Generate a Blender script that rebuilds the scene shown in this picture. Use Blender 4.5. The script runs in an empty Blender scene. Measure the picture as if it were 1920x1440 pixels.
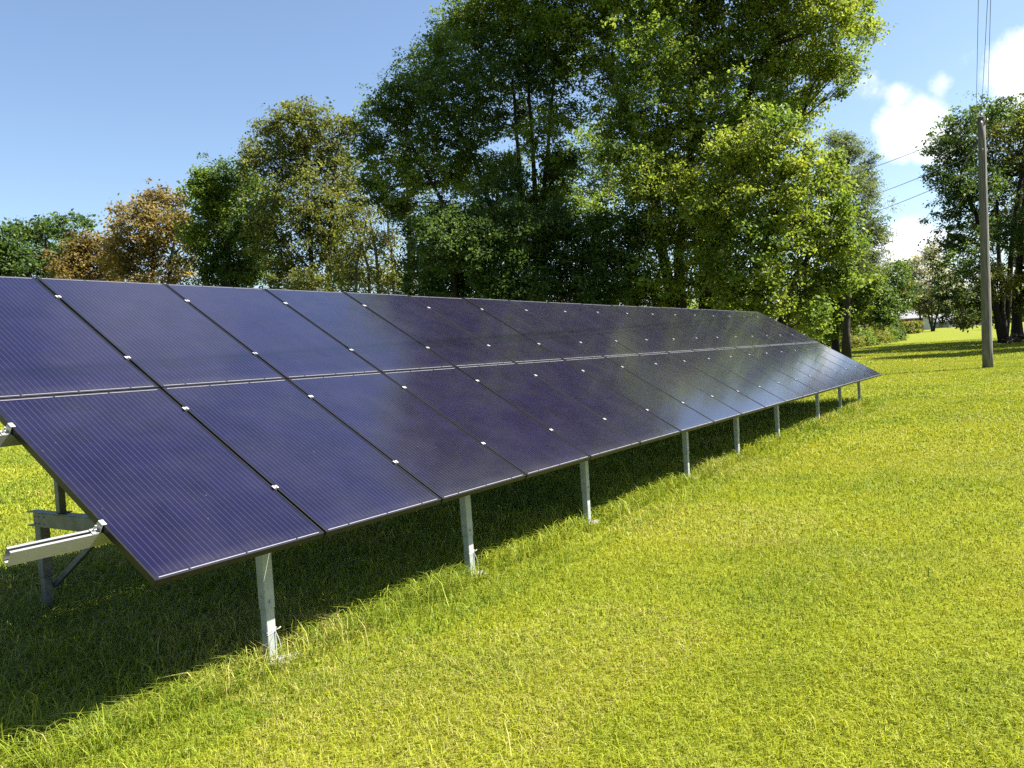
import bpy, math, random
import numpy as np
from mathutils import Vector, Matrix, Euler

SC = bpy.context.scene
COL = SC.collection
random.seed(7)
RNG = np.random.default_rng(11)

# ------------------------------------------------------------------ camera
S = 1.04                       # metres per panel pitch
ZG = 0.7176                    # height of the array's lower edge over the near ground
CAM = np.array([-2.07447504 * S, -3.23654265 * S, 0.8523263 * S + ZG])
ROT = (1.54044525, 0.0608965576, -0.992986287)
FPX = 1556.9656                # focal length in photo pixels (1920 wide)
cam_data = bpy.data.cameras.new("camera")
cam = bpy.data.objects.new("camera", cam_data)
COL.objects.link(cam)
cam.location = CAM
cam.rotation_euler = ROT
cam_data.sensor_fit = 'HORIZONTAL'
cam_data.sensor_width = 36.0
cam_data.lens = 36.0 * FPX / 1920.0
cam_data.clip_start = 0.05
cam_data.clip_end = 5000
SC.camera = cam
CM = np.array(Euler(ROT, 'XYZ').to_matrix())
FWD = CM @ np.array([0, 0, -1.0])


def ray(px, py):
    return CM @ np.array([(px - 960) / FPX, -(py - 720) / FPX, -1.0])


def at(px, py, depth):
    """world point seen at a photo pixel, at a depth in metres"""
    return CAM + ray(px, py) * depth


# ------------------------------------------------------------------ light
SUN = np.array([0.50, -0.71, 1.0])
SUN = SUN / np.linalg.norm(SUN)
SUN_EL = math.asin(SUN[2])
SUN_ROT = math.atan2(SUN[0], SUN[1])
SC.view_settings.view_transform = 'Standard'
SC.view_settings.look = 'None'
SC.view_settings.gamma = 1.0
SC.view_settings.exposure = 2.05
SC.render.engine = 'CYCLES'
SC.cycles.use_denoising = False
SC.cycles.use_adaptive_sampling = False
SC.cycles.max_bounces = 7
SC.cycles.diffuse_bounces = 1
SC.cycles.glossy_bounces = 3
SC.cycles.transmission_bounces = 3
SC.cycles.transparent_max_bounces = 4
SC.cycles.caustics_reflective = False
SC.cycles.caustics_refractive = False

sun_data = bpy.data.lights.new("sun", 'SUN')
sun_data.energy = 5.0
sun_data.angle = math.radians(0.5)
sun_data.color = (1.0, 0.945, 0.86)
sun = bpy.data.objects.new("sun", sun_data)
COL.objects.link(sun)
sun.rotation_euler = Vector(SUN).to_track_quat('Z', 'Y').to_euler()


def lk(nt, a, b):
    nt.links.new(a, b)


def build_world():
    w = bpy.data.worlds.new("World")
    SC.world = w
    w.use_nodes = True
    nt = w.node_tree
    nt.nodes.clear()
    N = nt.nodes.new
    out = N('ShaderNodeOutputWorld')
    bg = N('ShaderNodeBackground')
    bg.inputs['Strength'].default_value = 0.051
    sky = N('ShaderNodeTexSky')
    sky.sky_type = 'NISHITA'
    sky.sun_disc = False
    sky.sun_elevation = SUN_EL
    sky.sun_rotation = SUN_ROT
    sky.altitude = 150
    sky.air_density = 1.0
    sky.dust_density = 1.0
    sky.ozone_density = 2.2
    tc = N('ShaderNodeTexCoord')
    nrm = N('ShaderNodeVectorMath'); nrm.operation = 'NORMALIZE'
    lk(nt, tc.outputs['Generated'], nrm.inputs[0])
    # cumulus banks, each a direction and an angular radius
    banks = [((1710, 242), 1.85, 1.0), ((1746, 264), 1.5, 1.0), ((1690, 182), .9, .7), ((1762, 160), .7, .45), ((1920, 122), 2.0, 1.0), ((1885, 160), 1.0, .7),
             ((1975, 165), 2.8, 1.0), ((1700, 462), 1.7, .95), ((1665, 475), 1.6, .9), ((1755, 475), 1.5, .85), ((1632, 165), .9, .35), ((1826, 110), .9, .3)]
    prev = None
    for (p, r, k) in banks:
        d = ray(*p); d = d / np.linalg.norm(d)
        dot = N('ShaderNodeVectorMath'); dot.operation = 'DOT_PRODUCT'
        lk(nt, nrm.outputs[0], dot.inputs[0])
        dot.inputs[1].default_value = tuple(d)
        mr = N('ShaderNodeMapRange')
        lk(nt, dot.outputs['Value'], mr.inputs['Value'])
        mr.inputs['From Min'].default_value = math.cos(math.radians(r * 1.35))
        mr.inputs['From Max'].default_value = 1.0
        mr.inputs['To Min'].default_value = 0.0
        mr.inputs['To Max'].default_value = k
        if prev is None:
            prev = mr.outputs[0]
        else:
            mx = N('ShaderNodeMath'); mx.operation = 'MAXIMUM'
            lk(nt, prev, mx.inputs[0]); lk(nt, mr.outputs[0], mx.inputs[1])
            prev = mx.outputs[0]
    nz = N('ShaderNodeTexNoise')
    nz.inputs['Scale'].default_value = 30
    nz.inputs['Detail'].default_value = 9
    nz.inputs['Roughness'].default_value = 0.62
    lk(nt, nrm.outputs[0], nz.inputs['Vector'])
    mul = N('ShaderNodeMath'); mul.operation = 'MULTIPLY_ADD'
    lk(nt, nz.outputs['Fac'], mul.inputs[0]); mul.inputs[1].default_value = 1.5; mul.inputs[2].default_value = -0.78
    # noise only matters near a bank
    gate = N('ShaderNodeMapRange')
    lk(nt, prev, gate.inputs['Value'])
    gate.inputs['From Min'].default_value = 0.0; gate.inputs['From Max'].default_value = 0.12
    mm = N('ShaderNodeMath'); mm.operation = 'MULTIPLY'
    lk(nt, mul.outputs[0], mm.inputs[0]); lk(nt, gate.outputs[0], mm.inputs[1])
    add = N('ShaderNodeMath'); add.operation = 'ADD'
    lk(nt, prev, add.inputs[0]); lk(nt, mm.outputs[0], add.inputs[1])
    ss = N('ShaderNodeMapRange'); ss.interpolation_type = 'SMOOTHSTEP'
    lk(nt, add.outputs[0], ss.inputs['Value'])
    ss.inputs['From Min'].default_value = 0.08; ss.inputs['From Max'].default_value = 0.95
    # a thin high veil
    vd = ray(420, -560); vd = vd / np.linalg.norm(vd)
    dot = N('ShaderNodeVectorMath'); dot.operation = 'DOT_PRODUCT'
    lk(nt, nrm.outputs[0], dot.inputs[0])
    vdir = np.array([math.cos(math.radians(39)) * math.cos(math.radians(45)), math.sin(math.radians(39)) * math.cos(math.radians(45)), math.sin(math.radians(45))])
    dot.inputs[1].default_value = tuple(vdir)
    mr = N('ShaderNodeMapRange'); mr.interpolation_type = 'SMOOTHSTEP'
    lk(nt, dot.outputs['Value'], mr.inputs['Value'])
    mr.inputs['From Min'].default_value = math.cos(math.radians(7)); mr.inputs['From Max'].default_value = 1.0
    mr.inputs['To Max'].default_value = 0.33
    nz2 = N('ShaderNodeTexNoise'); nz2.inputs['Scale'].default_value = 9; nz2.inputs['Detail'].default_value = 5
    lk(nt, nrm.outputs[0], nz2.inputs['Vector'])
    vm = N('ShaderNodeMath'); vm.operation = 'MULTIPLY'
    lk(nt, mr.outputs[0], vm.inputs[0]); lk(nt, nz2.outputs['Fac'], vm.inputs[1])
    mx = N('ShaderNodeMath'); mx.operation = 'MAXIMUM'
    lk(nt, ss.outputs[0], mx.inputs[0]); lk(nt, vm.outputs[0], mx.inputs[1])
    mix = N('ShaderNodeMixRGB')
    lk(nt, mx.outputs[0], mix.inputs['Fac'])
    lk(nt, sky.outputs[0], mix.inputs['Color1'])
    mix.inputs['Color2'].default_value = (7.0, 7.0, 7.2, 1)
    lk(nt, mix.outputs[0], bg.inputs['Color'])
    lk(nt, bg.outputs[0], out.inputs['Surface'])


build_world()

# ------------------------------------------------------------------ helpers


def tag(o, label=None, cat=None, group=None, kind=None):
    if label: o['label'] = label
    if cat: o['category'] = cat
    if group: o['group'] = group
    if kind: o['kind'] = kind
    return o


def empty(name, loc=(0, 0, 0)):
    o = bpy.data.objects.new(name, None)
    o.empty_display_size = 0.2
    o.location = loc
    COL.objects.link(o)
    return o


def put(o, parent=None, loc=None):
    COL.objects.link(o)
    if parent is not None:
        o.parent = parent
    if loc is not None:
        o.location = loc
    return o


class MB:
    """collects simple shapes into one mesh"""
    def __init__(s):
        s.v = []; s.f = []; s.m = []; s.n = 0

    def add(s, V, F, mi=0):
        V = np.asarray(V, float).reshape(-1, 3)
        s.v.append(V)
        for q in F:
            s.f.append([i + s.n for i in q]); s.m.append(mi)
        s.n += len(V)

    def box(s, lo, hi, mi=0, M=None, b=0.0):
        x0, y0, z0 = lo; x1, y1, z1 = hi
        if b <= 0:
            V = np.array([[x0, y0, z0], [x1, y0, z0], [x1, y1, z0], [x0, y1, z0], [x0, y0, z1], [x1, y0, z1], [x1, y1, z1], [x0, y1, z1]], float)
            F = [(0, 3, 2, 1), (4, 5, 6, 7), (0, 1, 5, 4), (1, 2, 6, 5), (2, 3, 7, 6), (3, 0, 4, 7)]
        else:
            V = []; F = []
            for z, i in ((z0, b), (z0 + b, 0), (z1 - b, 0), (z1, b)):
                V += [[x0 + b, y0 + i, z], [x1 - b, y0 + i, z], [x1 - i, y0 + b, z], [x1 - i, y1 - b, z],
                      [x1 - b, y1 - i, z], [x0 + b, y1 - i, z], [x0 + i, y1 - b, z], [x0 + i, y0 + b, z]]
            F = [tuple(range(7, -1, -1)), tuple(range(24, 32))]
            for k in range(3):
                for j in range(8):
                    F.append((k * 8 + j, k * 8 + (j + 1) % 8, k * 8 + 8 + (j + 1) % 8, k * 8 + 8 + j))
            V = np.array(V)
        if M is not None:
            V = V @ np.array(M.to_3x3()).T + np.array(M.translation)
        s.add(V, F, mi)

    def bar(s, a, b, w, h, mi=0, up=(0, 0, 1), bev=0.003):
        a = Vector(a); b = Vector(b); d = b - a; L = d.length
        z = d.normalized(); u = Vector(up)
        x = u.cross(z)
        if x.length < 1e-4: x = Vector((1, 0, 0))
        x.normalize(); y = z.cross(x)
        M = Matrix((x, y, z)).transposed().to_4x4(); M.translation = a
        s.box((-w / 2, -h / 2, 0), (w / 2, h / 2, L), mi, M, bev)

    def tube(s, pts, rad, n=8, mi=0, cap=True):
        P = np.asarray(pts, float); R = np.broadcast_to(np.asarray(rad, float), (len(P),))
        V = []; F = []
        t = np.gradient(P, axis=0); t /= np.linalg.norm(t, axis=1)[:, None] + 1e-9
        ref = np.array([1.0, 0.3, 0.1]) if abs(t[0][2]) > .8 else np.array([0, 0, 1.0])
        for i in range(len(P)):
            x = np.cross(ref, t[i]); x /= np.linalg.norm(x) + 1e-9
            y = np.cross(t[i], x)
            for k in range(n):
                a = 2 * math.pi * k / n
                V.append(P[i] + R[i] * (math.cos(a) * x + math.sin(a) * y))
        for i in range(len(P) - 1):
            for k in range(n):
                F.append((i * n + k, i * n + (k + 1) % n, (i + 1) * n + (k + 1) % n, (i + 1) * n + k))
        if cap:
            F.append(tuple(range(n - 1, -1, -1))); F.append(tuple(range((len(P) - 1) * n, len(P) * n)))
        s.add(V, F, mi)

    def prism(s, prof, axis_len, M=None, mi=0):
        """profile in (y,z), swept along x"""
        n = len(prof)
        V = [(0, y, z) for y, z in prof] + [(axis_len, y, z) for y, z in prof]
        V = np.array(V, float)
        F = [tuple(range(n - 1, -1, -1)), tuple(range(n, 2 * n))] + [(k, (k + 1) % n, n + (k + 1) % n, n + k) for k in range(n)]
        if M is not None:
            V = V @ np.array(M.to_3x3()).T + np.array(M.translation)
        s.add(V, F, mi)

    def mesh(s, name, mats, smooth=False):
        me = bpy.data.meshes.new(name)
        me.from_pydata(np.concatenate(s.v).tolist(), [], s.f)
        for m in (mats if isinstance(mats, (list, tuple)) else [mats]):
            me.materials.append(m)
        me.polygons.foreach_set('material_index', s.m)
        if smooth:
            me.polygons.foreach_set('use_smooth', [True] * len(me.polygons))
        me.update()
        return me

    def build(s, name, mats, parent=None, loc=None, smooth=False, origin=None):
        if origin is not None:
            o = np.array(origin, float)
            s.v = [v - o for v in s.v]
            loc = tuple(o) if loc is None else loc
        o = bpy.data.objects.new(name, s.mesh(name, mats, smooth))
        return put(o, parent, loc)


def quads_mesh(name, V, nq, mat, tint=None, tris=False):
    """fast mesh from big arrays; V (n,k,3) with k verts per face"""
    n, k, _ = V.shape
    me = bpy.data.meshes.new(name)
    me.vertices.add(n * k)
    me.vertices.foreach_set('co', V.astype(np.float32).ravel())
    me.loops.add(n * k)
    me.loops.foreach_set('vertex_index', np.arange(n * k, dtype=np.int32))
    me.polygons.add(n)
    me.polygons.foreach_set('loop_start', np.arange(0, n * k, k, dtype=np.int32))
    if tint is not None:
        a = me.color_attributes.new('tint', 'FLOAT_COLOR', 'POINT')
        c = np.ones((n * k, 4), np.float32)
        c[:, :3] = np.repeat(tint, k, axis=0)
        a.data.foreach_set('color', c.ravel())
    me.materials.append(mat)
    me.update(calc_edges=True)
    return me


# ------------------------------------------------------------------ materials
def mat(name):
    m = bpy.data.materials.new(name)
    m.use_nodes = True
    nt = m.node_tree
    b = nt.nodes['Principled BSDF']
    return m, nt, b


def noise_mat(name, c1, c2, scale=8, rough=.6, metal=0., bump=0., stretch=(1, 1, 1), detail=6, spec=.5):
    m, nt, b = mat(name)
    N = nt.nodes.new
    tc = N('ShaderNodeTexCoord'); mp = N('ShaderNodeMapping'); mp.inputs['Scale'].default_value = stretch
    lk(nt, tc.outputs['Object'], mp.inputs[0])
    nz = N('ShaderNodeTexNoise'); nz.inputs['Scale'].default_value = scale; nz.inputs['Detail'].default_value = detail
    lk(nt, mp.outputs[0], nz.inputs['Vector'])
    cr = N('ShaderNodeValToRGB')
    cr.color_ramp.elements[0].position = .32; cr.color_ramp.elements[1].position = .7
    cr.color_ramp.elements[0].color = (*c1, 1); cr.color_ramp.elements[1].color = (*c2, 1)
    lk(nt, nz.outputs['Fac'], cr.inputs[0]); lk(nt, cr.outputs[0], b.inputs['Base Color'])
    b.inputs['Roughness'].default_value = rough; b.inputs['Metallic'].default_value = metal
    b.inputs['Specular IOR Level'].default_value = spec
    if bump:
        bp = N('ShaderNodeBump'); bp.inputs['Strength'].default_value = bump; bp.inputs['Distance'].default_value = .02
        lk(nt, nz.outputs['Fac'], bp.inputs['Height']); lk(nt, bp.outputs[0], b.inputs['Normal'])
    return m


def leaf_mat(name, trans=.35, rough=.45, spec=.35):
    m, nt, b = mat(name)
    N = nt.nodes.new
    at_ = N('ShaderNodeAttribute'); at_.attribute_name = 'tint'
    b.inputs['Roughness'].default_value = rough; b.inputs['Specular IOR Level'].default_value = spec
    lk(nt, at_.outputs['Color'], b.inputs['Base Color'])
    tr = N('ShaderNodeBsdfTranslucent')
    tm = N('ShaderNodeMixRGB'); tm.blend_type = 'MULTIPLY'; tm.inputs['Fac'].default_value = 1
    tm.inputs['Color2'].default_value = (1.25, 1.2, .55, 1)
    lk(nt, at_.outputs['Color'], tm.inputs['Color1']); lk(nt, tm.outputs[0], tr.inputs['Color'])
    mx = N('ShaderNodeMixShader'); mx.inputs[0].default_value = trans
    lk(nt, b.outputs[0], mx.inputs[1]); lk(nt, tr.outputs[0], mx.inputs[2])
    lk(nt, mx.outputs[0], nt.nodes['Material Output'].inputs['Surface'])
    return m


M_leaf = leaf_mat('leaf', trans=.48, rough=.55, spec=.22)
M_grass = leaf_mat('grass_blade', trans=.3, rough=.55, spec=.25)
M_bark = noise_mat('bark', (.016, .013, .010), (.045, .038, .031), 9, .9, 0, .8, (3, 3, .6), spec=.2)
M_palebark = noise_mat('pale_bark', (.07, .06, .047), (.16, .14, .115), 7, .9, 0, .5, (3, 3, .6), spec=.2)
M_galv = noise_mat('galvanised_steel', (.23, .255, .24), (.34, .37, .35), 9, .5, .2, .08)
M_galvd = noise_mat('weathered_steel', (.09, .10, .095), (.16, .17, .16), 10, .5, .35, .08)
M_alu = noise_mat('aluminium', (.26, .26, .255), (.33, .33, .325), 40, .42, .55, 0, (1, 30, 30))
M_clamp = noise_mat('clamp_metal', (.36, .36, .36), (.46, .46, .46), 60, .42, .25)
M_frame = noise_mat('black_anodised', (.004, .004, .0045), (.008, .008, .009), 30, .42, .0, spec=.3)
M_silver = noise_mat('silver_ribbon', (.17, .17, .20), (.24, .24, .27), 60, .4, .2)
M_conc = noise_mat('concrete', (.085, .078, .062), (.17, .16, .135), 25, .95, 0, .8)
M_white = noise_mat('white_bent_wire', (.22, .22, .21), (.34, .34, .33), 30, .5)
M_pole = noise_mat('pole_wood', (.085, .080, .074), (.19, .18, .165), 5, .9, 0, .6, (5, 5, .25), spec=.2)
M_poletop = noise_mat('pole_top', (.05, .045, .045), (.10, .09, .085), 6, .8, 0, .3, (4, 4, .5))
M_wire = noise_mat('wire', (.09, .09, .095), (.14, .14, .145), 5, .6)
M_ceramic = noise_mat('ceramic', (.14, .135, .13), (.22, .22, .215), 5, .3)
M_brick = noise_mat('brick', (.15, .045, .025), (.22, .075, .045), 4, .85)
M_roof = noise_mat('grey_roof', (.11, .11, .12), (.16, .16, .17), 3, .8)
M_wht = noise_mat('white_paint', (.40, .40, .39), (.48, .48, .47), 3, .6)
M_grey = noise_mat('grey_paint', (.11, .12, .13), (.17, .175, .185), 3, .7)
M_dark = noise_mat('dark_opening', (.02, .02, .025), (.04, .04, .045), 3, .3)
M_stone = noise_mat('pale_stone', (.26, .26, .25), (.36, .36, .35), 6, .8)
M_brown = noise_mat('dead_wood', (.035, .023, .016), (.09, .064, .046), 8, .9, 0, .4)


def cmb2(N, nt, tc, oi, lk):
    """object coordinates shifted by a per-panel random amount"""
    a = N('ShaderNodeVectorMath'); a.operation = 'ADD'
    c = N('ShaderNodeCombineXYZ')
    m = N('ShaderNodeMath'); m.operation = 'MULTIPLY'; m.inputs[1].default_value = 53.0
    lk(nt, oi.outputs['Random'], m.inputs[0]); lk(nt, m.outputs[0], c.inputs[0]); lk(nt, m.outputs[0], c.inputs[1])
    lk(nt, tc.outputs['Object'], a.inputs[0]); lk(nt, c.outputs[0], a.inputs[1])
    return a.outputs[0]


def glass_mat():
    m, nt, b = mat('solar_glass')
    N = nt.nodes.new

    def math_(op, a, bb=None, c=None):
        n = N('ShaderNodeMath'); n.operation = op
        for i, v in enumerate((a, bb, c)):
            if v is None: continue
            if isinstance(v, (int, float)): n.inputs[i].default_value = v
            else: lk(nt, v, n.inputs[i])
        return n.outputs[0]
    tc = N('ShaderNodeTexCoord'); sp = N('ShaderNodeSeparateXYZ')
    lk(nt, tc.outputs['Object'], sp.inputs[0])
    x, y = sp.outputs['X'], sp.outputs['Y']
    # 30 bus bars across (object x runs 0..PW)
    u = math_('MULTIPLY', math_('SUBTRACT', x, 0.022), 30.0 / (PW - 0.044))
    fu = math_('ABSOLUTE', math_('SUBTRACT', math_('FRACT', u), .5))
    inside = math_('MULTIPLY', math_('GREATER_THAN', y, .03), math_('LESS_THAN', y, PL - .03))
    inx = math_('MULTIPLY', math_('GREATER_THAN', x, .022), math_('LESS_THAN', x, PW - .022))
    inside = math_('MULTIPLY', inside, inx)
    line = math_('MULTIPLY', math_('LESS_THAN', fu, .021), inside)
    # fine gaps between cells
    cu = math_('MULTIPLY', math_('SUBTRACT', x, 0.022), 6.0 / (PW - 0.044))
    cv = math_('MULTIPLY', math_('SUBTRACT', y, 0.03), 10.0 / (PL - 0.06))
    gx = math_('GREATER_THAN', math_('ABSOLUTE', math_('SUBTRACT', math_('FRACT', cu), .5)), .489)
    gy = math_('GREATER_THAN', math_('ABSOLUTE', math_('SUBTRACT', math_('FRACT', cv), .5)), .493)
    gap = math_('MAXIMUM', gx, gy)
    # each cell and each panel a slightly different blue
    cmb = N('ShaderNodeCombineXYZ')
    lk(nt, math_('FLOOR', cu), cmb.inputs[0]); lk(nt, math_('FLOOR', cv), cmb.inputs[1])
    oi = N('ShaderNodeObjectInfo'); lk(nt, math_('MULTIPLY', oi.outputs['Random'], 97.0), cmb.inputs[2])
    wn = N('ShaderNodeTexWhiteNoise'); wn.noise_dimensions = '3D'; lk(nt, cmb.outputs[0], wn.inputs['Vector'])
    k = math_('ADD', math_('MULTIPLY', oi.outputs['Random'], .34), math_('MULTIPLY', wn.outputs['Value'], .46))
    cr = N('ShaderNodeValToRGB')
    cr.color_ramp.elements[0].color = (.0026, .0005, .0090, 1); cr.color_ramp.elements[1].color = (.0043, .0015, .0165, 1)
    cr.color_ramp.elements[1].position = .62
    lk(nt, k, cr.inputs[0])
    # dust film
    nz = N('ShaderNodeTexNoise'); nz.inputs['Scale'].default_value = 2.2; nz.inputs['Detail'].default_value = 8; nz.inputs['Roughness'].default_value = .65
    lk(nt, cmb2(N, nt, tc, oi, lk), nz.inputs['Vector'])
    dust = N('ShaderNodeMapRange'); lk(nt, nz.outputs['Fac'], dust.inputs['Value'])
    dust.inputs['From Min'].default_value = .42; dust.inputs['From Max'].default_value = .8; dust.inputs['To Max'].default_value = .11
    low = N('ShaderNodeMapRange'); lk(nt, y, low.inputs['Value'])          # grime gathered along the lower frame edge
    low.inputs['From Min'].default_value = .10; low.inputs['From Max'].default_value = .0; low.inputs['To Max'].default_value = .30
    vo = N('ShaderNodeTexVoronoi'); vo.inputs['Scale'].default_value = 9; lk(nt, cmb2(N, nt, tc, oi, lk), vo.inputs['Vector'])
    speck = math_('MULTIPLY', math_('LESS_THAN', vo.outputs['Distance'], .045), math_('GREATER_THAN', nz.outputs['Fac'], .50))
    dsum = math_('MAXIMUM', math_('ADD', dust.outputs[0], math_('MULTIPLY', low.outputs[0], nz.outputs['Fac'])), math_('MULTIPLY', speck, .55))
    mx0 = N('ShaderNodeMixRGB'); lk(nt, dsum, mx0.inputs['Fac']); lk(nt, cr.outputs[0], mx0.inputs['Color1']); mx0.inputs['Color2'].default_value = (.066, .062, .060, 1)
    mx1 = N('ShaderNodeMixRGB'); lk(nt, math_('MULTIPLY', gap, .85), mx1.inputs['Fac']); lk(nt, mx0.outputs[0], mx1.inputs['Color1']); mx1.inputs['Color2'].default_value = (.0025, .0025, .008, 1)
    mx2 = N('ShaderNodeMixRGB'); lk(nt, math_('MULTIPLY', line, .9), mx2.inputs['Fac']); lk(nt, mx1.outputs[0], mx2.inputs['Color1']); mx2.inputs['Color2'].default_value = (.055, .055, .120, 1)
    lk(nt, mx2.outputs[0], b.inputs['Base Color'])
    rr = N('ShaderNodeMapRange'); lk(nt, nz.outputs['Fac'], rr.inputs['Value'])
    rr.inputs['To Min'].default_value = .07; rr.inputs['To Max'].default_value = .15
    lk(nt, rr.outputs[0], b.inputs['Coat Roughness'])
    b.inputs['Roughness'].default_value = .24
    b.inputs['Coat Weight'].default_value = .9
    b.inputs['Coat IOR'].default_value = 1.62
    b.inputs['IOR'].default_value = 1.5
    b.inputs['Specular IOR Level'].default_value = .14
    b.inputs['Sheen Weight'].default_value = .05
    b.inputs['Sheen Roughness'].default_value = .35
    b.inputs['Sheen Tint'].default_value = (.95, .93, .9, 1)
    b.inputs['Specular Tint'].default_value = (.92, .92, 1, 1)
    return m


# ------------------------------------------------------------------ the ground
def gz(x, y):
    r = np.hypot(np.asarray(x) - CAM[0], np.asarray(y) - CAM[1])
    z = .007 * np.maximum(r - 4, 0)
    z = z + .0075 * np.log1p(np.exp((np.minimum(r, 900) - 64) / 6)) * 6
    z = z - .012 * np.log1p(np.exp((np.minimum(r, 1500) - 260) / 20)) * 20
    return z + .006 * np.sin(np.asarray(x) * .9 + 1.3) * np.cos(np.asarray(y) * 1.1) - .022 + .010 * np.sin(np.asarray(x) * .23) * np.sin(np.asarray(y) * .31 + 2)


def ground_mat():
    m, nt, b = mat('lawn')
    N = nt.nodes.new
    tc = N('ShaderNodeTexCoord')

    def nz(scale, detail=5, rough=.6, st=None):
        n = N('ShaderNodeTexNoise'); n.inputs['Scale'].default_value = scale; n.inputs['Detail'].default_value = detail; n.inputs['Roughness'].default_value = rough
        if st:
            mp = N('ShaderNodeMapping'); mp.inputs['Scale'].default_value = st; lk(nt, tc.outputs['Object'], mp.inputs[0]); lk(nt, mp.outputs[0], n.inputs['Vector'])
        else:
            lk(nt, tc.outputs['Object'], n.inputs['Vector'])
        return n.outputs['Fac']

    def ramp(f, stops):
        c = N('ShaderNodeValToRGB'); e = c.color_ramp.elements
        e[0].position, e[0].color = stops[0][0], (*stops[0][1], 1); e[1].position, e[1].color = stops[-1][0], (*stops[-1][1], 1)
        for p, col in stops[1:-1]:
            q = e.new(p); q.color = (*col, 1)
        lk(nt, f, c.inputs[0]); return c.outputs[0]

    def mix(f, a, c, mode='MIX'):
        n = N('ShaderNodeMixRGB'); n.blend_type = mode
        if isinstance(f, float): n.inputs['Fac'].default_value = f
        else: lk(nt, f, n.inputs['Fac'])
        lk(nt, a, n.inputs['Color1'])
        if isinstance(c, tuple): n.inputs['Color2'].default_value = (*c, 1)
        else: lk(nt, c, n.inputs['Color2'])
        return n.outputs[0]
    base = ramp(nz(.35, 6), [(.3, (.085, .125, .004)), (.5, (.130, .155, .005)), (.7, (.17, .172, .010))])
    fine = ramp(nz(26, 6, .75), [(.3, (.018, .022, .004)), (.5, (.120, .140, .006)), (.75, (.21, .205, .035))])
    c = mix(.5, base, fine)
    dry = N('ShaderNodeMapRange'); lk(nt, nz(.16, 6, .7, (1, .45, 1)), dry.inputs['Value'])
    dry.inputs['From Min'].default_value = .56; dry.inputs['From Max'].default_value = .74; dry.inputs['To Max'].default_value = .55
    c = mix(dry.outputs[0], c, (.18, .16, .06))
    lk(nt, c, b.inputs['Base Color'])
    b.inputs['Roughness'].default_value = .9; b.inputs['Specular IOR Level'].default_value = .1
    bp = N('ShaderNodeBump'); bp.inputs['Strength'].default_value = .7; bp.inputs['Distance'].default_value = .05
    lk(nt, nz(18, 6, .7), bp.inputs['Height']); lk(nt, bp.outputs[0], b.inputs['Normal'])
    return m


def build_ground():
    radii = np.concatenate([[0], np.linspace(.6, 12, 24), np.geomspace(12.8, 1600, 90)])
    na = 160
    V = [(CAM[0], CAM[1], float(gz(CAM[0], CAM[1])))]; F = []
    for r in radii[1:]:
        a = np.arange(na) * 2 * math.pi / na
        x = CAM[0] + r * np.cos(a); y = CAM[1] + r * np.sin(a); z = gz(x, y)
        V += list(zip(x.tolist(), y.tolist(), z.tolist()))
    for k in range(na): F.append((0, 1 + k, 1 + (k + 1) % na))
    for i in range(len(radii) - 2):
        for k in range(na):
            a = 1 + i * na + k; b_ = 1 + i * na + (k + 1) % na
            F.append((a, a + na, b_ + na, b_))
    me = bpy.data.meshes.new('lawn'); me.from_pydata(V, [], F); me.materials.append(ground_mat())
    me.polygons.foreach_set('use_smooth', [True] * len(F))
    o = put(bpy.data.objects.new('lawn', me)); tag(o, kind='structure')


build_ground()


def vnoise(x, y, seed=0):
    """cheap smooth value noise"""
    r = np.random.default_rng(seed); T = r.random((64, 64))
    xi = np.floor(x).astype(int); yi = np.floor(y).astype(int); fx = x - xi; fy = y - yi
    fx = fx * fx * (3 - 2 * fx); fy = fy * fy * (3 - 2 * fy)
    g = lambda i, j: T[i % 64, j % 64]
    return (g(xi, yi) * (1 - fx) + g(xi + 1, yi) * fx) * (1 - fy) + (g(xi, yi + 1) * (1 - fx) + g(xi + 1, yi + 1) * fx) * fy


def blades(P, h, w, tint, lean=.55):
    """two-face bent blades at points P"""
    n = len(P)
    az = RNG.uniform(0, 2 * math.pi, n); la = RNG.uniform(0, 2 * math.pi, n)
    side = np.stack([np.cos(az), np.sin(az), np.zeros(n)], 1) * w[:, None] * .5
    ln = np.stack([np.cos(la), np.sin(la), np.zeros(n)], 1) * (h * RNG.uniform(.15, 1, n) * lean)[:, None]
    up = np.zeros((n, 3)); up[:, 2] = h
    m = P + up * .55 + ln * .35
    t = P + up * (1 - .25 * lean) + ln
    b0 = P.copy(); b0[:, 2] -= .01
    A = np.stack([b0 - side, b0 + side, m + side * .85, m - side * .85], 1)
    B = np.stack([m - side * .85, m + side * .85, t + side * .05, t - side * .05], 1)
    return np.concatenate([A, B]), np.concatenate([tint, tint])


G_COL = np.array([[.084, .142, .014], [.188, .240, .018], [.292, .312, .022], [.29, .275, .035], [.34, .315, .115]])


def grass_tint(x, y, n, lush_shade=None):
    a = vnoise(x * .55 + 9, y * .55, 3) * .5 + vnoise(x * 2.3, y * 2.3, 4) * .3 + RNG.normal(.1, .12, n)
    t = np.clip(a, 0, .999) * 3.0
    if lush_shade is not None: t = np.where(lush_shade, t * .45, t)  # uncut grass is greener, and the array's shade is painted into its tint
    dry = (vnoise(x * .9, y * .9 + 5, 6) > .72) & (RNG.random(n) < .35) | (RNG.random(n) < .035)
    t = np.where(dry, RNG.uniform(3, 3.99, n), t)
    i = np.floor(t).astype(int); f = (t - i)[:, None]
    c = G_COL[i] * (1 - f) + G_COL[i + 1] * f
    return c * RNG.uniform(.84, 1.14, n)[:, None]


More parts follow.
